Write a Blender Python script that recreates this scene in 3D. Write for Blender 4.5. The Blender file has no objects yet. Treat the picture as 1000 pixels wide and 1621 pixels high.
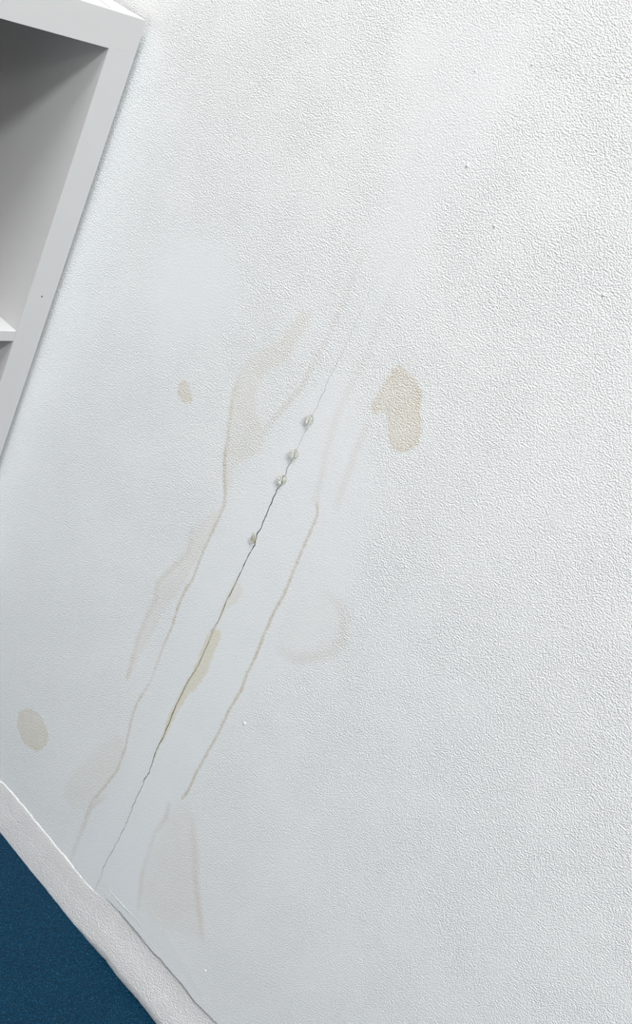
import bpy, bmesh, math, random
import numpy as np
from mathutils import Vector, Matrix, noise

random.seed(7)
scene = bpy.context.scene
C = scene.collection

# ------------------------------------------------------------------ camera
EYE = 1.2829                      # camera height (m); the room is measured from it
cam_d = bpy.data.cameras.new('camera')
cam = bpy.data.objects.new('camera', cam_d)
C.objects.link(cam)
cam_d.sensor_fit = 'HORIZONTAL'
cam_d.sensor_width = 36.0
cam_d.lens = 36.0 * 1769.17 / 1000
cam_d.clip_start = 0.01
right = Vector((-0.68725577, 0.40062918, 0.60595029))
down = Vector((-0.57627826, -0.80853894, -0.11903))
fwd = Vector((0.44224752, -0.43100004, 0.78654695))
cam.matrix_world = Matrix((
    (right.x, -down.x, -fwd.x, 0),
    (right.y, -down.y, -fwd.y, 0),
    (right.z, -down.z, -fwd.z, EYE),
    (0, 0, 0, 1)))
scene.camera = cam

# ------------------------------------------------------------------ light and exposure
scene.view_settings.view_transform = 'Standard'
scene.view_settings.look = 'None'
scene.view_settings.gamma = 1
scene.view_settings.use_curve_mapping = False
scene.view_settings.exposure = 0.59

world = bpy.data.worlds.new('room_light')
scene.world = world
world.use_nodes = True
bg = world.node_tree.nodes['Background']
bg.inputs[0].default_value = (0.93, 0.97, 1.0, 1)
bg.inputs[1].default_value = 0.05


def area(name, loc, target, w, h, power, col):
    d = bpy.data.lights.new(name, 'AREA')
    d.shape = 'RECTANGLE'
    d.size, d.size_y = w, h
    d.energy = power
    d.color = col
    o = bpy.data.objects.new(name, d)
    C.objects.link(o)
    o.location = loc
    o.rotation_euler = (Vector(target) - Vector(loc)).to_track_quat('-Z', 'Y').to_euler()
    return o


TGT = (0.75, -0.45, 2.13)


def window_light(name, az, el, dist, w, h, power, col):
    a, e = math.radians(az), math.radians(el)
    loc = Vector(TGT) + dist * Vector((math.cos(a) * math.cos(e), math.sin(a) * math.cos(e), -math.sin(e)))
    return area(name, loc, TGT, w, h, power, col)


window_light('window_daylight', 127, 21, 5.6, 0.65, 1.0, 168, (0.965, 0.988, 1.0))
window_light('far_window_daylight', 144, 21, 5.6, 0.7, 0.9, 34, (0.955, 0.985, 1.0))
window_light('side_window_daylight', 98, 18, 5.4, 1.8, 1.2, 160, (0.985, 0.992, 1.0))

area('added_ceiling_fill', (0.62, -0.5, 0.03), (0.62, -0.5001, 2.0), 0.5, 2.2, 6, (0.95, 0.98, 1.0))  # added unseen uplight near the floor, evens out the ceiling brightness

# stain outlines, drip lines, crack and joint, traced on the ceiling plane (x, y in metres; widths in mm)
FILL = [('blob',0.42,2.0,[(0.4923,-0.3122),(0.4832,-0.3082),(0.4659,-0.31),(0.4556,-0.3173),(0.4431,-0.337),(0.4314,-0.3574),(0.4359,-0.3704),(0.445,-0.3772),(0.4585,-0.3796),(0.469,-0.3677),(0.4756,-0.3549),(0.4813,-0.3557),(0.4905,-0.3629),(0.496,-0.3593),(0.496,-0.3479),(0.4947,-0.3275)]),('left',0.2,7,[(0.6056,-0.3169),(0.5998,-0.3362),(0.6048,-0.3563),(0.6072,-0.3782),(0.6201,-0.3889),(0.6269,-0.411),(0.6237,-0.4304),(0.6118,-0.4445),(0.5968,-0.4535),(0.5891,-0.4704),(0.6025,-0.4889),(0.6133,-0.5058),(0.6072,-0.5311),(0.609,-0.539),(0.6299,-0.504),(0.6311,-0.4886),(0.6428,-0.4643),(0.6528,-0.4392),(0.6535,-0.4059),(0.6428,-0.3831),(0.6229,-0.364),(0.6204,-0.3423),(0.6154,-0.3252)]),('small',0.42,2.5,[(0.7245,-0.4691),(0.7151,-0.4625),(0.7025,-0.4716),(0.6981,-0.4817),(0.7087,-0.4899),(0.7193,-0.4844)]),('oval',0.42,1.5,[(0.764,-1.014),(0.7642,-0.996),(0.7476,-0.9778),(0.7277,-0.9723),(0.7055,-0.9856),(0.7021,-1.0005),(0.7073,-1.0179),(0.7212,-1.0297),(0.7405,-1.0316),(0.7556,-1.0248)]),('ringfill',0.05,8,[(0.4778,-0.6029),(0.4727,-0.5717),(0.4488,-0.548),(0.4265,-0.5485),(0.4141,-0.5584),(0.4055,-0.578),(0.4087,-0.5975),(0.428,-0.6223),(0.4428,-0.6366),(0.4641,-0.6404),(0.475,-0.6284)]),('side',0.22,2.5,[(0.5522,-0.6178),(0.5407,-0.6117),(0.5341,-0.6205),(0.5366,-0.6337),(0.5425,-0.6469),(0.5487,-0.6662),(0.5529,-0.6466)]),('lowright',0.13,11,[(0.4938,-0.9273),(0.4858,-0.8896),(0.4663,-0.8959),(0.4441,-0.9253),(0.4229,-0.9599),(0.3991,-0.992),(0.3803,-1.0222),(0.3992,-1.032),(0.4447,-1.0637),(0.4747,-1.0563),(0.4898,-1.0363),(0.4912,-0.9939),(0.4911,-0.9474)]),('lowleft',0.15,10,[(0.6243,-0.9278),(0.6032,-0.8912),(0.5845,-0.9112),(0.5874,-0.9589),(0.6041,-1.0221),(0.6268,-1.0447),(0.6511,-1.0317),(0.6389,-0.9801)]),('strip',0.15,4,[(0.6066,-0.5567),(0.6311,-0.5988),(0.6204,-0.6246),(0.6342,-0.6579),(0.6444,-0.6861),(0.6345,-0.7112),(0.6385,-0.7385),(0.6375,-0.7686),(0.6335,-0.7904),(0.6313,-0.8237),(0.6259,-0.8191),(0.6258,-0.7903),(0.6214,-0.7492),(0.6196,-0.7113),(0.6106,-0.6746),(0.6058,-0.6193),(0.5993,-0.5758)]),('edge',0.1,8,[(0.718,-1.1843),(0.6462,-1.1707),(0.5572,-1.1696),(0.4856,-1.1531),(0.4086,-1.1788),(0.4331,-1.2003),(0.5447,-1.222),(0.6455,-1.2233),(0.6976,-1.2254)])]
YELLOW = [('crackside',0.5,1.6,[(0.5514,-0.6837),(0.5411,-0.6752),(0.5349,-0.6848),(0.5344,-0.7102),(0.5319,-0.7343),(0.536,-0.7589),(0.5414,-0.7733),(0.5449,-0.8),(0.5454,-0.8244),(0.5444,-0.8519),(0.5483,-0.8534),(0.5529,-0.8191),(0.552,-0.7787),(0.5499,-0.7498),(0.5508,-0.724),(0.5517,-0.6987)])]
LINES = [('L0',3.32,2.2,[(0.5758,-0.2252),(0.5778,-0.2446),(0.5742,-0.2855),(0.5731,-0.3293),(0.5754,-0.3563),(0.5764,-0.3861),(0.5856,-0.4157),(0.5935,-0.4421),(0.5955,-0.4558)],[0,0.08,0.1,0.12,0.14,0.18,0.22,0.16,0.1]),('Lleftup',2.38,2.0,[(0.653,-0.4209),(0.6502,-0.4438),(0.6428,-0.4643),(0.6339,-0.4872),(0.6293,-0.5036),(0.6193,-0.5229),(0.609,-0.539),(0.6032,-0.5516)],[0.12,0.216,0.3,0.36,0.54,0.54,0.48,0.36]),('L1',1.52,1.6,[(0.6029,-0.5514),(0.6033,-0.5869),(0.6035,-0.6204),(0.6013,-0.6529),(0.6045,-0.6727),(0.6041,-0.693),(0.6003,-0.7198),(0.6002,-0.747),(0.5961,-0.8029),(0.6011,-0.8363),(0.5983,-0.8633),(0.5894,-0.9021),(0.5867,-0.9373),(0.5945,-0.9765),(0.6023,-1.0093),(0.6006,-1.0369)],[0.456,0.504,0.6,0.6,0.6,0.72,0.6,0.36,0.18,0.54,0.36,0.54,0.504,0.48,0.42,0.36]),('L1b',2.85,3,[(0.586,-0.9809),(0.5995,-1.016),(0.5981,-1.0408),(0.5967,-1.0844),(0.5944,-1.1072)],[0.1,0.35,0.25,0.2,0.1]),('L2',1.52,1.6,[(0.5068,-0.4677),(0.4951,-0.4877),(0.4939,-0.509),(0.4926,-0.5372),(0.49,-0.5684),(0.4886,-0.5842),(0.49,-0.6092),(0.4886,-0.6395),(0.4859,-0.6657),(0.4858,-0.6948),(0.483,-0.7145),(0.4858,-0.7471),(0.4843,-0.7805),(0.4857,-0.8093),(0.4872,-0.8469),(0.4857,-0.8743),(0.4886,-0.8898)],[0.24,0.6,0.54,0.6,0.6,0.6,0.72,0.6,0.78,0.6,0.78,0.72,0.6,0.6,0.66,0.72,0.72]),('L2up',3.8,4,[(0.5313,-0.2176),(0.5305,-0.2457),(0.5285,-0.271),(0.5254,-0.3099),(0.5259,-0.338),(0.5263,-0.3668),(0.5241,-0.3946),(0.5193,-0.4212),(0.5118,-0.4465),(0.5042,-0.4753)],[0,0.07,0.08,0.08,0.1,0.12,0.13,0.14,0.14,0.14]),('L3',2.38,4,[(0.5004,-0.9115),(0.4964,-0.93),(0.5006,-0.9609),(0.4953,-1.0022),(0.4898,-1.0283),(0.4746,-1.0686)],[0.3,0.4,0.2,0.2,0.3,0.2]),('L4',3.8,4,[(0.4886,-0.366),(0.4899,-0.3813),(0.4886,-0.4068),(0.4835,-0.4454),(0.4809,-0.462),(0.4796,-0.4766)],[0,0.14,0.16,0.16,0.12,0.0]),('S8r',2.85,7,[(0.465,-0.8983),(0.4453,-0.9266),(0.4228,-0.9636),(0.3964,-0.9968),(0.3791,-1.0208)],[0.15,0.25,0.32,0.38,0.1]),('S10l',2.85,3,[(0.63,-0.6008),(0.6218,-0.6285),(0.6331,-0.6599),(0.6433,-0.6882),(0.637,-0.7101),(0.6385,-0.7385),(0.6375,-0.7686),(0.6286,-0.8214)],[0.15,0.15,0.2,0.2,0.2,0.2,0.2,0.2]),('ring',4.75,7,[(0.4488,-0.548),(0.4265,-0.5485),(0.4141,-0.5584),(0.4055,-0.578),(0.4087,-0.5975),(0.428,-0.6223),(0.4428,-0.6366),(0.4641,-0.6404)],[0.05,0.18,0.2,0.2,0.18,0.2,0.2,0.1])]
YELLOW_LINES = [('yl',0.76,0.9,[(0.5482,-0.6072),(0.549,-0.6188),(0.5483,-0.633),(0.5486,-0.6469),(0.5475,-0.6661),(0.5473,-0.6825),(0.5467,-0.7387),(0.5496,-0.7658),(0.5503,-0.7977),(0.5485,-0.828),(0.5479,-0.8567),(0.5448,-0.8905)],[0.2,0.7,0.6,0.7,0.5,0.5,0.6,0.8,0.8,0.8,0.6,0.2]),('drip',2.47,1.4,[(0.5544,-0.5547),(0.5525,-0.5592),(0.5487,-0.5611)],[0.3,0.65,0.3])]
SMOOTH = [('crack',18,1.0,[(0.5684,-0.3651),(0.5811,-0.4403),(0.5983,-0.5233),(0.605,-0.5953),(0.6003,-0.6626),(0.6018,-0.7381),(0.5808,-0.798),(0.5933,-0.891),(0.5894,-1.0188),(0.6096,-1.1099),(0.5373,-1.0927),(0.4611,-1.0793),(0.477,-1.0043),(0.4811,-0.9098),(0.4742,-0.7907),(0.4643,-0.6964),(0.4283,-0.6383),(0.4107,-0.5722),(0.4285,-0.4891),(0.4514,-0.4142),(0.4793,-0.3817),(0.5136,-0.3675),(0.5291,-0.3414)]),('patch',22,1.0,[(0.825,-0.3531),(0.7878,-0.323),(0.743,-0.311),(0.7005,-0.3247),(0.6885,-0.3545),(0.7033,-0.4002),(0.7367,-0.4351),(0.7883,-0.4413),(0.8241,-0.4062)]),('top',30,0.75,[(0.6497,-0.0288),(0.5204,0.0192),(0.5047,-0.0166),(0.4996,-0.0801),(0.5203,-0.1659),(0.5126,-0.2701),(0.5383,-0.3258),(0.5626,-0.2846),(0.5757,-0.2059),(0.6064,-0.1273)]),('trimedge',6,0.8,[(0.5958,-1.0835),(0.5373,-1.0927),(0.4376,-1.0882),(0.3661,-1.0868),(0.3335,-1.0826),(0.4574,-1.0517),(0.5409,-1.0611)]),('top2',30,0.5,[(0.5097,0.0232),(0.4482,0.0461),(0.4328,0.0222),(0.4781,-0.006)])]
CRACK = [(0.5493,-0.2091,0.01),(0.5536,-0.2345,0.07),(0.552,-0.2653,0.14),(0.5514,-0.2892,0.17),(0.5507,-0.3135,0.21),(0.5502,-0.3441,0.25),(0.552,-0.3653,0.29),(0.5501,-0.3751,0.32),(0.5508,-0.3848,0.34),(0.5506,-0.3981,0.34),(0.5523,-0.4086,0.33),(0.5502,-0.4188,0.32),(0.5505,-0.4317,0.3),(0.5498,-0.4398,0.38),(0.551,-0.4492,0.52),(0.5504,-0.4558,0.61),(0.5509,-0.4676,0.76),(0.5501,-0.4737,0.84),(0.551,-0.4803,0.92),(0.5495,-0.4865,1.0),(0.5511,-0.4954,1.04),(0.5503,-0.5016,1.07),(0.5503,-0.5082,1.1),(0.5506,-0.5143,1.13),(0.5501,-0.5182,1.15),(0.5499,-0.5318,1.21),(0.5497,-0.5432,1.26),(0.5496,-0.5582,1.33),(0.5477,-0.5639,1.33),(0.548,-0.5747,1.23),(0.5492,-0.5876,1.12),(0.5475,-0.5982,1.01),(0.5482,-0.6072,0.93),(0.549,-0.6188,0.83),(0.5483,-0.633,0.74),(0.5486,-0.6469,0.66),(0.5484,-0.6545,0.62),(0.5475,-0.6661,0.55),(0.5491,-0.684,0.46),(0.5472,-0.706,0.51),(0.5467,-0.7387,0.59),(0.5496,-0.7658,0.65),(0.5503,-0.7977,0.72),(0.5485,-0.828,0.8),(0.5479,-0.8567,1.02),(0.5483,-0.877,1.17),(0.5449,-0.8973,1.09),(0.5455,-0.9251,0.95),(0.5446,-0.9486,0.83),(0.5444,-0.9591,0.77),(0.5427,-0.9819,0.69),(0.5423,-0.9959,0.68),(0.5427,-1.0201,0.65),(0.5448,-1.0587,0.62),(0.5424,-1.085,0.44),(0.5419,-1.0991,0.22)]
JOINT = [(0.7527,-1.1142),(0.7189,-1.1117),(0.6793,-1.1114),(0.6479,-1.112),(0.6226,-1.1119),(0.5976,-1.1117),(0.5579,-1.1126),(0.5358,-1.1097),(0.5179,-1.1016),(0.4975,-1.0989),(0.4674,-1.098),(0.4369,-1.0988),(0.4029,-1.0962),(0.3688,-1.0955),(0.3507,-1.0977),(0.3119,-1.0926)]
WALL_EDGE = [(0.7196,-1.1811),(0.6868,-1.1811),(0.6482,-1.1833),(0.6174,-1.1795),(0.5186,-1.1791),(0.482,-1.1755),(0.4557,-1.1774),(0.4139,-1.1747),(0.3772,-1.1759)]
RIDGE = [(0.5408,-1.0821),(0.5188,-1.0881),(0.4888,-1.0864),(0.466,-1.0835),(0.4455,-1.0829)]
DROPS = [(0.5515,-0.4091),(0.5507,-0.45),(0.5503,-0.4813),(0.551,-0.5583)]
PIMPLES = [(0.5031,-0.0277),(0.3464,-0.1569),(0.4608,-0.7445),(0.3835,-0.4684),(0.3577,-1.0494),(0.5509,-0.0527),(0.4651,-0.1552),(0.5163,-0.1233),(0.3577,-1.0494)]
PIN = Vector((0.93985, -0.486, EYE + 0.8605))


CEIL = EYE + 0.8861
BACK_X = 1.335
WALL_Y = -1.177


# ------------------------------------------------------------------ helpers
def link_mesh(name, me, mat=None, parent=None):
    o = bpy.data.objects.new(name, me)
    C.objects.link(o)
    if mat:
        me.materials.append(mat)
    if parent:
        o.parent = parent
    return o


def box_bm(bm, lo, hi, bev=0.0, seg=2):
    lo, hi = Vector(lo), Vector(hi)
    r = bmesh.ops.create_cube(bm, size=1.0)
    vs = r['verts']
    for v in vs:
        v.co = Vector([(lo[i] + hi[i]) / 2 + v.co[i] * (hi[i] - lo[i]) for i in range(3)])
    if bev:
        es = list({e for v in vs for e in v.link_edges})
        bmesh.ops.bevel(bm, geom=es, offset=bev, segments=seg, affect='EDGES', profile=0.5)


def box(name, lo, hi, mat, parent=None, bev=0.0):
    bm = bmesh.new()
    box_bm(bm, lo, hi, bev)
    me = bpy.data.meshes.new(name)
    bm.to_mesh(me)
    bm.free()
    for p in me.polygons:
        p.use_smooth = False
    return link_mesh(name, me, mat, parent)


class Nodes:
    def __init__(self, name):
        self.m = bpy.data.materials.new(name)
        self.m.use_nodes = True
        self.t = self.m.node_tree
        self.b = self.t.nodes['Principled BSDF']

    def n(self, kind, **kw):
        x = self.t.nodes.new(kind)
        for k, v in kw.items():
            setattr(x, k, v)
        return x

    def put(self, sock, val):
        if isinstance(val, bpy.types.NodeSocket):
            self.t.links.new(val, sock)
        elif isinstance(val, (tuple, list)) and len(val) == 3 and sock.type == 'RGBA':
            sock.default_value = (*val, 1)
        else:
            sock.default_value = val

    def math(self, op, a, b=0.0, c=0.0, clamp=False):
        x = self.n('ShaderNodeMath', operation=op, use_clamp=clamp)
        self.put(x.inputs[0], a)
        self.put(x.inputs[1], b)
        self.put(x.inputs[2], c)
        return x.outputs[0]

    def attr(self, name):
        return self.n('ShaderNodeAttribute', attribute_name=name).outputs['Fac']

    def pos(self):
        return self.n('ShaderNodeTexCoord').outputs['Object']

    def noise(self, vec, scale, detail=2.0, rough=0.5, dist=0.0):
        x = self.n('ShaderNodeTexNoise')
        self.put(x.inputs['Vector'], vec)
        x.inputs['Scale'].default_value = scale
        x.inputs['Detail'].default_value = detail
        x.inputs['Roughness'].default_value = rough
        x.inputs['Distortion'].default_value = dist
        return x.outputs['Fac']

    def ramp(self, v, lo, hi, a=0.0, b=1.0):
        x = self.n('ShaderNodeMapRange', interpolation_type='SMOOTHSTEP')
        for i, k in enumerate((v, lo, hi, a, b)):
            self.put(x.inputs[i], k)
        return x.outputs[0]

    def mix(self, fac, a, b):
        x = self.n('ShaderNodeMix', data_type='RGBA')
        self.put(x.inputs[0], fac)
        self.put(x.inputs[6], a)
        self.put(x.inputs[7], b)
        return x.outputs[2]

    def bump(self, h, strength, dist):
        x = self.n('ShaderNodeBump')
        self.put(x.inputs['Strength'], strength)
        x.inputs['Distance'].default_value = dist
        self.put(x.inputs['Height'], h)
        self.t.links.new(x.outputs[0], self.b.inputs['Normal'])


def painted_texture(N, scale_mul=1.0):
    """height of roller-applied textured paint: small rounded grains with softer lumps"""
    p = N.pos()
    fine = N.noise(p, 680 * scale_mul, 1.5, 0.5, 0.2)
    mid = N.noise(p, 330 * scale_mul, 1.0, 0.5)
    fine = N.ramp(fine, 0.34, 0.68)
    return N.math('ADD', N.math('MULTIPLY', fine, 0.8), N.math('MULTIPLY', mid, 0.5))


# ------------------------------------------------------------------ materials
def ceiling_material():
    N = Nodes('textured_white_ceiling_paint')
    p = N.pos()
    wob = N.math('SUBTRACT', N.noise(p, 95, 3, 0.65), 0.5)
    wob2 = N.math('SUBTRACT', N.noise(p, 330, 2, 0.6), 0.5)
    blot = N.noise(p, 38, 3, 0.6)
    grain = N.noise(p, 420, 2, 0.6)

    def mask(sd, soft, op, a1, a2, rim=0.0):
        d = N.math('ADD', sd, N.math('ADD', N.math('MULTIPLY', wob, a1), N.math('MULTIPLY', wob2, a2)))
        m = N.ramp(N.math('DIVIDE', d, soft), 1.0, -1.0)
        if rim:
            e = N.ramp(N.math('ABSOLUTE', N.math('ADD', d, 2.2)), 4.0, 0.0)
            m = N.math('ADD', m, N.math('MULTIPLY', e, rim))
        return N.math('MULTIPLY', m, op, clamp=True)

    fill = mask(N.attr('fill_sd'), N.attr('fill_soft'), N.attr('fill_op'), 13.0, 4.0, 0.22)
    fill = N.math('MULTIPLY', fill, N.ramp(blot, 0.2, 0.75, 0.7, 1.15))
    fill = N.math('MULTIPLY', fill, N.ramp(grain, 0.3, 0.7, 0.75, 1.2))
    line = mask(N.attr('line_sd'), N.attr('line_soft'), N.attr('line_op'), 4.0, 2.5)
    line = N.math('MULTIPLY', line, N.ramp(grain, 0.3, 0.7, 0.6, 1.3), clamp=True)
    yel = mask(N.attr('yellow_sd'), 1.5, N.attr('yellow_op'), 9.0, 4.0)
    yel = N.math('MULTIPLY', yel, N.ramp(grain, 0.3, 0.7, 0.7, 1.2))
    yline = mask(N.attr('yline_sd'), 0.9, N.attr('yline_op'), 0.5, 1.2)
    white = (WHITE_R, WHITE_G, WHITE_B)
    damp = N.attr('smooth')
    large = N.noise(p, 5.0, 2, 0.5)
    base = N.mix(N.ramp(large, 0.35, 0.7), white, (0.808, 0.838, 0.85))
    base = N.mix(N.math('MULTIPLY', damp, 0.46), base, (0.735, 0.775, 0.80))
    base = N.mix(fill, base, (0.66, 0.575, 0.42))
    base = N.mix(line, base, (0.53, 0.46, 0.345))
    base = N.mix(yel, base, (0.66, 0.595, 0.40))
    base = N.mix(yline, base, (0.36, 0.33, 0.10))
    N.put(N.b.inputs['Base Color'], base)
    N.b.inputs['Roughness'].default_value = 0.62
    N.b.inputs['Specular IOR Level'].default_value = 0.35
    h = painted_texture(N)
    rough = N.math('SUBTRACT', 1.0, N.math('MULTIPLY', damp, 0.62))
    patchy = N.ramp(N.noise(p, 16, 2, 0.55), 0.3, 0.62, 0.72, 1.0)
    N.bump(h, N.math('MULTIPLY', N.math('MULTIPLY', rough, patchy), BUMP_S), BUMP_D)
    return N.m


def painted(name, col, col2, rough, scale=1.0, strength=0.9, dist=0.0006, spec=0.35):
    N = Nodes(name)
    n = N.noise(N.pos(), 12, 3, 0.55)
    N.put(N.b.inputs['Base Color'], N.mix(N.ramp(n, 0.3, 0.7), col, col2))
    N.b.inputs['Roughness'].default_value = rough
    N.b.inputs['Specular IOR Level'].default_value = spec
    N.bump(painted_texture(N, scale), strength, dist)
    return N.m


def laminate(name, col, rough):
    N = Nodes(name)
    n = N.noise(N.pos(), 30, 2, 0.5)
    N.put(N.b.inputs['Base Color'], N.mix(n, col, tuple(c * 0.985 for c in col)))
    N.b.inputs['Roughness'].default_value = rough
    N.b.inputs['Specular IOR Level'].default_value = 0.3
    return N.m


def floor_boards():
    N = Nodes('oak_floor_boards')
    br = N.n('ShaderNodeTexBrick')
    N.put(br.inputs['Vector'], N.pos())
    br.inputs['Color1'].default_value = (0.46, 0.41, 0.35, 1)
    br.inputs['Color2'].default_value = (0.42, 0.37, 0.31, 1)
    br.inputs['Mortar'].default_value = (0.2, 0.13, 0.08, 1)
    br.inputs['Scale'].default_value = 1.0
    br.inputs['Mortar Size'].default_value = 0.002
    br.inputs['Brick Width'].default_value = 1.3
    br.inputs['Row Height'].default_value = 0.14
    N.put(N.b.inputs['Base Color'], br.outputs['Color'])
    N.b.inputs['Roughness'].default_value = 0.45
    return N.m


def water():
    N = Nodes('clear_water')
    N.b.inputs['Base Color'].default_value = (0.93, 0.93, 0.84, 1)
    N.b.inputs['Roughness'].default_value = 0.06
    N.b.inputs['IOR'].default_value = 1.34
    N.b.inputs['Transmission Weight'].default_value = 0.9
    return N.m


WHITE_R, WHITE_G, WHITE_B = 0.822, 0.85, 0.858
BUMP_S, BUMP_D = 1.0, 0.00062
M_CEIL = ceiling_material()
M_BLUE = painted('blue_wall_paint', (0.0006, 0.043, 0.092), (0.0006, 0.038, 0.083), 0.5, 0.72, 1.0, 0.0040, 0.22)
M_TRIM = painted('white_trim_paint', (0.80, 0.80, 0.80), (0.755, 0.755, 0.755), 0.6, 0.85, 0.9, 0.0007)
M_BACK = painted('bounce_cut_brown', (0.16, 0.06, 0.02), (0.14, 0.05, 0.018), 0.6)  # invented brown for the unseen back wall, cuts bounce into the shelving
M_LAM = laminate('white_laminate', (0.545, 0.545, 0.545), 0.42)
M_DARK = laminate('dark_pinhole', (0.03, 0.03, 0.03), 0.8)
M_PENCIL = laminate('grey_scratch', (0.35, 0.35, 0.36), 0.7)
M_CRACK_SHADE = laminate('painted_crack_shade', (0.10, 0.095, 0.075), 0.9)  # dark colour stands in for the shade inside the crack groove
M_FLOOR = floor_boards()
M_WATER = water()


# ------------------------------------------------------------------ distance fields on the ceiling plane (mm)
def seg_dist(P, a, b):
    """distance (mm) of points P (n,2) to segment a-b and the parameter along it"""
    a, b = np.array(a), np.array(b)
    ab = b - a
    t = np.clip(((P - a) @ ab) / max(ab @ ab, 1e-12), 0, 1)
    q = a + t[:, None] * ab
    return np.linalg.norm(P - q, axis=1) * 1000, t


def poly_sd(P, pts):
    d = np.full(len(P), 1e6)
    inside = np.zeros(len(P), bool)
    n = len(pts)
    for i in range(n):
        a, b = pts[i], pts[(i + 1) % n]
        d = np.minimum(d, seg_dist(P, a, b)[0])
        if a[1] != b[1]:
            c = ((a[1] > P[:, 1]) != (b[1] > P[:, 1]))
            xi = a[0] + (P[:, 1] - a[1]) / (b[1] - a[1]) * (b[0] - a[0])
            inside ^= c & (P[:, 0] < xi)
    return np.where(inside, -d, d)


def smooth_closed(pts, it=2):
    for _ in range(it):
        q = []
        n = len(pts)
        for i in range(n):
            a, b = np.array(pts[i]), np.array(pts[(i + 1) % n])
            q += [tuple(a * .75 + b * .25), tuple(a * .25 + b * .75)]
        pts = q
    return pts


def fields(P):
    n = len(P)
    out = {}
    sd = np.full(n, 500.0)
    op = np.zeros(n)
    so = np.full(n, 3.0)
    for name, o, s, pts in FILL:
        d = poly_sd(P, smooth_closed(pts, 1))
        k = d < sd
        sd[k] = d[k]
        op[k] = o
        so[k] = s
    out['fill_sd'], out['fill_op'], out['fill_soft'] = sd, op, so
    sd = np.full(n, 500.0)
    for name, o, s, pts in YELLOW:
        sd = np.minimum(sd, poly_sd(P, pts))
    out['yellow_sd'], out['yellow_op'] = sd, np.full(n, YELLOW[0][1])
    for key, table in (('line', LINES), ('yline', YELLOW_LINES)):
        sd = np.full(n, 500.0)
        op = np.zeros(n)
        so = np.full(n, 2.0)
        for name, hw, s, pts, ops in table:
            for i in range(len(pts) - 1):
                d, t = seg_dist(P, pts[i], pts[i + 1])
                d = d - hw
                k = d < sd
                sd[k] = d[k]
                op[k] = (ops[i] * (1 - t) + ops[i + 1] * t)[k]
                so[k] = s
        out[key + '_sd'], out[key + '_op'], out[key + '_soft'] = sd, op, so
    sm = np.zeros(n)
    for name, h, o, pts in SMOOTH:
        d = poly_sd(P, smooth_closed(pts, 2))
        t = np.clip(0.5 - d / (2 * h), 0, 1)
        sm = np.maximum(sm, o * t * t * (3 - 2 * t))
    out['smooth'] = sm
    return out


# ------------------------------------------------------------------ ceiling
def joint_y(x):
    xs = [p[0] for p in JOINT][::-1]
    ys = [p[1] for p in JOINT][::-1]
    jag = 0.0011 * noise.noise(Vector((x * 90, 3.1, 0))) + 0.0006 * noise.noise(Vector((x * 300, 7.1, 0)))
    return float(np.interp(x, xs, ys)) + jag


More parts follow.
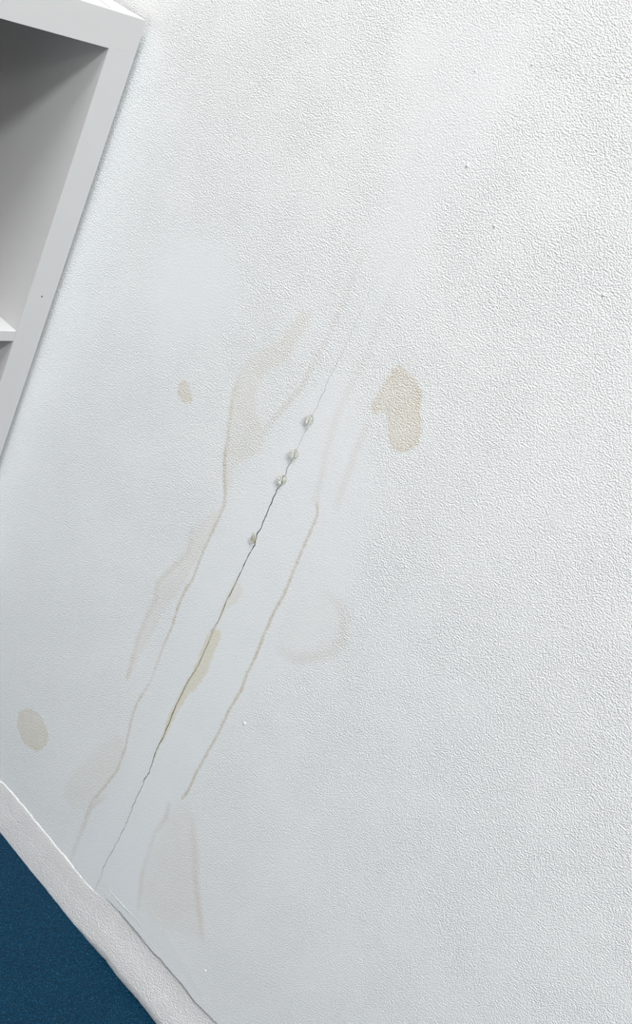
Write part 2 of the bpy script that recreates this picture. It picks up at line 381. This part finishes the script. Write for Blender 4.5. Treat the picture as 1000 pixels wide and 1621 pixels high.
def build_ceiling():
    # columns: offsets from the board joint at x = 0.55 where the crack runs
    X0 = 0.55
    left = [-3.2, -2.4, -1.8, -1.3, -1.0, -0.85, -0.75] + list(np.arange(-0.70, -0.17, 0.003)) + list(np.arange(-0.17, -0.0026, 0.0016))
    rightc = list(np.arange(0.0032, 0.19, 0.0016)) + list(np.arange(0.192, 0.70, 0.003)) + [0.70, 0.74, BACK_X - X0]
    # crack lips are the columns with codes -1, 0, +1
    cols = [(s, None) for s in left] + [(-0.0018, None), (0, -1), (0, 0), (0, 1), (0.0018, None)] + [(s, None) for s in rightc]
    rows = [0.0] + list(np.arange(0.0012, 1.06, 0.0025)) + list(np.arange(1.07, 1.22, 0.01)) + [1.3, 1.5, 1.8, 2.3, 3.0, 3.8, 4.6]
    Y0 = -1.100
    cy = np.array([c[1] for c in CRACK])[::-1]
    cx = np.array([c[0] for c in CRACK])[::-1]
    cw = np.array([c[2] for c in CRACK])[::-1]
    verts = []
    nc, nr = len(cols), len(rows)
    for r in rows:
        yb = Y0 + r
        c = float(np.interp(yb, cy, cx)) - X0
        c += 0.0015 * noise.noise(Vector((yb * 110, 0.3, 0))) + 0.0009 * noise.noise(Vector((yb * 420, 5.3, 0)))
        w = float(np.interp(yb, cy, cw, left=0.2, right=0.0)) / 1000
        w *= 0.85 + 0.5 * noise.noise(Vector((yb * 160, 9.3, 0)))
        w = max(w, 0.00002)
        for s, code in cols:
            if code is None:
                x = X0 + s + c * math.exp(-(s / 0.05) ** 2)
                z = CEIL
            else:
                x = X0 + c + code * w / 2
                z = CEIL + (min(0.006, w * 6) if code == 0 else 0.0)
            y = yb + (joint_y(x) - Y0) * math.exp(-r / 0.02)
            verts.append((x, y, z))
    faces = []
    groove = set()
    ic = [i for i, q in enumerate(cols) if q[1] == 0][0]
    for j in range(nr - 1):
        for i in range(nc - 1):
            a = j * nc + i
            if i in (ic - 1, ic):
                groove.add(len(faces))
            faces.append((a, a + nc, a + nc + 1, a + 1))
    # upturned edge above the trim
    base = len(verts)
    for i in range(nc):
        x, y, z = verts[i]
        verts.append((x, y, CEIL + 0.012))
    for i in range(nc - 1):
        groove.add(len(faces))
        faces.append((base + i, i, i + 1, base + i + 1))
    # thin paint ridge beside the joint and little paint pimples
    def tube_ridge(pts, w, h):
        b0 = len(verts)
        for k, (x, y) in enumerate(pts):
            f = math.sin(math.pi * (k + 0.3) / (len(pts) - 0.4))
            verts.extend([(x, y - w, CEIL + 0.0003), (x, y, CEIL - h * f), (x, y + w, CEIL + 0.0003)])
        for k in range(len(pts) - 1):
            q = b0 + 3 * k
            faces.append((q, q + 3, q + 4, q + 1))
            faces.append((q + 1, q + 4, q + 5, q + 2))
    rp = []
    for k in range(len(RIDGE) - 1):
        a, b = RIDGE[k], RIDGE[k + 1]
        for t in np.linspace(0, 1, 8, endpoint=False):
            rp.append((a[0] * (1 - t) + b[0] * t, a[1] * (1 - t) + b[1] * t + 0.0006 * noise.noise(Vector((k * 8 + t * 8, 0, 2)))))
    tube_ridge(rp, 0.0009, 0.0006)
    for k, (x, y) in enumerate(PIMPLES):
        r = 0.0011 + 0.0006 * ((k * 37) % 5) / 4
        b0 = len(verts)
        n = 10
        for ring, (rr, hh) in enumerate(((1.0, -0.0003), (0.85, 0.35), (0.5, 0.75))):
            for q in range(n):
                a = 2 * math.pi * q / n
                verts.append((x + r * rr * math.cos(a), y + r * rr * math.sin(a) * 1.2, CEIL - (hh * r * 0.7 if ring else -0.0003)))
        verts.append((x, y, CEIL - r * 0.65))
        for ring in range(2):
            for q in range(n):
                a = b0 + ring * n
                faces.append((a + q, a + n + q, a + n + (q + 1) % n, a + (q + 1) % n))
        for q in range(n):
            faces.append((b0 + 2 * n + q, len(verts) - 1, b0 + 2 * n + (q + 1) % n))
    me = bpy.data.meshes.new('ceiling')
    me.from_pydata(verts, [], faces)
    me.update()
    V = np.array(verts)
    fl = np.ones(len(faces), bool)
    for g in groove:
        fl[g] = False
    me.polygons.foreach_set('use_smooth', fl)
    # creases at the crack lips so that the flat plaster keeps a flat normal
    gv = {v for g in groove for v in faces[g]}
    sharp = np.zeros(len(me.edges), bool)
    for e in me.edges:
        if e.vertices[0] in gv and e.vertices[1] in gv:
            sharp[e.index] = True
    at = me.attributes.new('sharp_edge', 'BOOLEAN', 'EDGE')
    at.data.foreach_set('value', sharp)
    for key, val in fields(V[:, :2]).items():
        a = me.attributes.new(key, 'FLOAT', 'POINT')
        a.data.foreach_set('value', val.astype(np.float32))
    o = link_mesh('ceiling', me, M_CEIL)
    me.materials.append(M_CRACK_SHADE)
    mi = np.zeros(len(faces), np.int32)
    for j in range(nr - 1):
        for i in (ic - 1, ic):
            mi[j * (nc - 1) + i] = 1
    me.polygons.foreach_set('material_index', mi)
    o['kind'] = 'structure'
    return o


build_ceiling()


# ------------------------------------------------------------------ trim strip between ceiling and blue wall
def build_trim():
    n = 420
    xs = np.linspace(-3.0, BACK_X, 200).tolist() + np.linspace(0.2, 0.9, n).tolist()
    xs = sorted(set(round(x, 5) for x in xs))
    wx = [p[0] for p in WALL_EDGE][::-1]
    wy = [p[1] for p in WALL_EDGE][::-1]
    verts, faces = [], []
    ncs = 0
    for x in xs:
        t = min(1, max(0, (x - 0.485) / 0.075))
        t = t * t * (3 - 2 * t)
        zoff = -0.0011 * t + 0.0018 * (1 - t)       # proud of the ceiling on one side of the crack, recessed on the other
        if 0.50 < x < 0.585:
            zoff *= 0.75
        yi = joint_y(x)
        g = 0.0 if t > 0.5 else 0.0003
        yw = float(np.interp(x, wx, wy)) + 0.0009 * noise.noise(Vector((x * 60, 1.7, 0))) + 0.0005 * noise.noise(Vector((x * 260, 4.7, 0)))
        z = CEIL + zoff
        zw = CEIL - 0.004                            # face by the wall
        cham = 0.010 * (1 - t) + 0.003 * t
        prof = [(yi + 0.0015 * t + 0.004 * (1 - t), CEIL + 0.010), (yi + 0.0015 * t + 0.004 * (1 - t), CEIL + 0.0035),
                (yi + 0.0010 * t + 0.004 * (1 - t), z + 0.0012 * t), (yi - 0.0006, z + 0.0003 * t), (yi - 0.0025, z),
                (yi - 0.02, z - 0.0003), ((yi + yw) / 2, (z + zw) / 2), (yw + cham + 0.004, zw - 0.0006),
                (yw + cham, zw - 0.0004), (yw + 0.0012, zw + 0.0012 * (1 - t)), (yw, zw + 0.0016), (yw - 0.0004, CEIL + 0.010)]
        ncs = len(prof)
        for y, zz in prof:
            verts.append((x, y, zz))
    for k in range(len(xs) - 1):
        for i in range(ncs):
            a = k * ncs + i
            b = k * ncs + (i + 1) % ncs
            faces.append((a, b, b + ncs, a + ncs))
    faces.append(tuple(range(ncs))[::-1])
    faces.append(tuple(range((len(xs) - 1) * ncs, len(xs) * ncs)))
    me = bpy.data.meshes.new('trim_1')
    me.from_pydata(verts, [], faces)
    me.update()
    bm = bmesh.new()
    bm.from_mesh(me)
    bmesh.ops.recalc_face_normals(bm, faces=bm.faces)
    bm.to_mesh(me)
    bm.free()
    me.polygons.foreach_set('use_smooth', np.ones(len(me.polygons), bool))
    o = link_mesh('trim_1', me, M_TRIM)
    o['kind'] = 'structure'


build_trim()

# ------------------------------------------------------------------ walls and floor
for nm, lo, hi, m in (
        ('wall_left', (-3.0, WALL_Y - 0.10, 0), (BACK_X + 0.1, WALL_Y, CEIL + 0.009), M_BLUE),
        ('wall_back', (BACK_X, WALL_Y + 0.0005, 0), (BACK_X + 0.10, 3.4, CEIL + 0.02), M_BACK),
        ('floor', (-3.0, WALL_Y - 0.10, -0.05), (BACK_X + 0.10, 3.4, 0.0), M_FLOOR)):
    o = box(nm, lo, hi, m)
    o['kind'] = 'structure'


# ------------------------------------------------------------------ open white shelving unit
def build_shelving():
    x0, x1 = 0.93988, 1.330
    top = EYE + 0.8781
    y1 = -0.1603
    T, t, cell = 0.0370, 0.0135, 0.335
    rows = 6
    root = bpy.data.objects.new('shelving_unit', None)
    C.objects.link(root)
    root.location = (x0, y1, 0)
    root['label'] = 'white open cube shelving unit reaching almost to the stained ceiling'
    root['category'] = 'shelving unit'
    W = 2 * cell + t + 2 * T

    def part(name, lo, hi, bev=0.0006, mat=M_LAM, parent=None):
        off = Vector(root.location) if parent is None else Vector((0, 0, 0))
        off = Vector(root.location)
        return box(name, Vector(lo) - off, Vector(hi) - off, mat, parent or root, bev)
    # the top board lies between the sides; all joints are tight
    part('side_panel', (x0, y1 - T, 0), (x1, y1, top), 0.0001)
    part('side_panel', (x0, y1 - W, 0), (x1, y1 - W + T, top))
    tp = part('top_panel', (x0, y1 - W + T, top - T), (x1, y1 - T, top), 0.0001)
    part('bottom_panel', (x0, y1 - W + T, 0), (x1, y1 - T, top - T - rows * cell - (rows - 1) * t), 0.0003)
    yd = y1 - T - cell
    part('divider', (x0 + 0.0004, yd - t, top - T - rows * cell - (rows - 1) * t), (x1, yd, top - T), 0.0005)
    for r in range(1, rows):
        z = top - T - r * cell - (r - 1) * t
        for a, b in ((y1 - W + T, yd - t), (yd, y1 - T)):
            part('shelf', (x0 + 0.0004, a, z - t), (x1, b, z), 0.0004)
    # pinhole in the front edge of the top board
    bm = bmesh.new()
    bmesh.ops.create_cone(bm, cap_ends=True, segments=14, radius1=0.0009, radius2=0.0009, depth=0.0006,
                          matrix=Matrix.Translation(PIN - Vector(root.location)) @ Matrix.Rotation(math.pi / 2, 4, 'Y'))
    me = bpy.data.meshes.new('pinhole')
    bm.to_mesh(me)
    bm.free()
    ph = link_mesh('pinhole', me, M_DARK, tp)
    ph['label'] = 'tiny dark pinhole'
    # faint pencil scratch on the outer face of the side panel
    side = [c for c in root.children if c.name.startswith('side_panel')][0]
    a, b = Vector((0.9745, y1 + 0.0001, EYE + 0.8407)), Vector((0.9475, y1 + 0.0001, EYE + 0.8338))
    d = (b - a).normalized().cross(Vector((0, 1, 0))) * 0.00035
    vs = [a - d, b - d, b + d, a + d]
    ys = Vector((0, 0.0001, 0))
    me = bpy.data.meshes.new('scratch')
    me.from_pydata([v - Vector(root.location) for v in vs] + [v + ys - Vector(root.location) for v in vs], [],
                   [(0, 1, 2, 3), (7, 6, 5, 4), (0, 4, 5, 1), (1, 5, 6, 2), (2, 6, 7, 3), (3, 7, 4, 0)])
    sc = link_mesh('scratch', me, M_PENCIL, side)
    sc['label'] = 'thin grey scratch'
    return root


build_shelving()


# ------------------------------------------------------------------ water droplets hanging from the crack
def droplet_mesh(name, rx, ry, h, seed):
    rnd = random.Random(seed)
    seg, rings = 28, 12
    verts, faces = [], []
    verts.append((0, 0, 0.0004))
    for k in range(1, rings + 1):
        a = math.pi / 2 * (k - 1) / (rings - 1)
        # bowl profile: wide contact on the ceiling, rounded tip below
        r = math.cos(a) ** 0.85 if k < rings else 0.0
        z = -h * math.sin(a)
        if k == rings:
            break
        for q in range(seg):
            ph = 2 * math.pi * q / seg
            wob = 1 + 0.05 * math.sin(2 * ph + seed) + 0.03 * math.sin(3 * ph + 2 * seed)
            verts.append((rx * r * wob * math.cos(ph), ry * r * wob * math.sin(ph) - 0.0006 * math.sin(a), z if k > 1 else 0.0004))
    verts.append((0, -0.0006, -h))
    nk = rings - 1
    for q in range(seg):
        faces.append((0, 1 + q, 1 + (q + 1) % seg))
    for k in range(nk - 1):
        for q in range(seg):
            a = 1 + k * seg
            faces.append((a + q, a + seg + q, a + seg + (q + 1) % seg, a + (q + 1) % seg))
    last = 1 + (nk - 1) * seg
    for q in range(seg):
        faces.append((last + q, len(verts) - 1, last + (q + 1) % seg))
    me = bpy.data.meshes.new(name)
    me.from_pydata(verts, [], faces)
    bm = bmesh.new()
    bm.from_mesh(me)
    bmesh.ops.recalc_face_normals(bm, faces=bm.faces)
    bm.to_mesh(me)
    bm.free()
    me.polygons.foreach_set('use_smooth', np.ones(len(me.polygons), bool))
    me.materials.append(M_WATER)
    return me


SPEC = [
    (0.0047, 0.0052, 0.0046, 'round water droplet hanging where the ceiling crack is thinnest, farthest from the blue wall'),
    (0.0048, 0.0052, 0.0047, 'water droplet hanging on the ceiling crack, second from its faint hairline end'),
    (0.0047, 0.0054, 0.0047, 'water droplet hanging on the ceiling crack where the crack starts to darken, third of four'),
    (0.0032, 0.0056, 0.0034, 'small greenish water droplet beside the widest dark stretch of the ceiling crack'),
]
for i, ((dx, dy), (rx, ry, h, lab)) in enumerate(zip(DROPS, SPEC)):
    me = droplet_mesh('water_droplet', rx, ry, h, i + 1)
    o = link_mesh('water_droplet', me)
    o.location = (dx, dy, CEIL)
    o['label'] = lab
    o['category'] = 'water droplet'
    o['group'] = 'water droplets hanging from the ceiling crack'
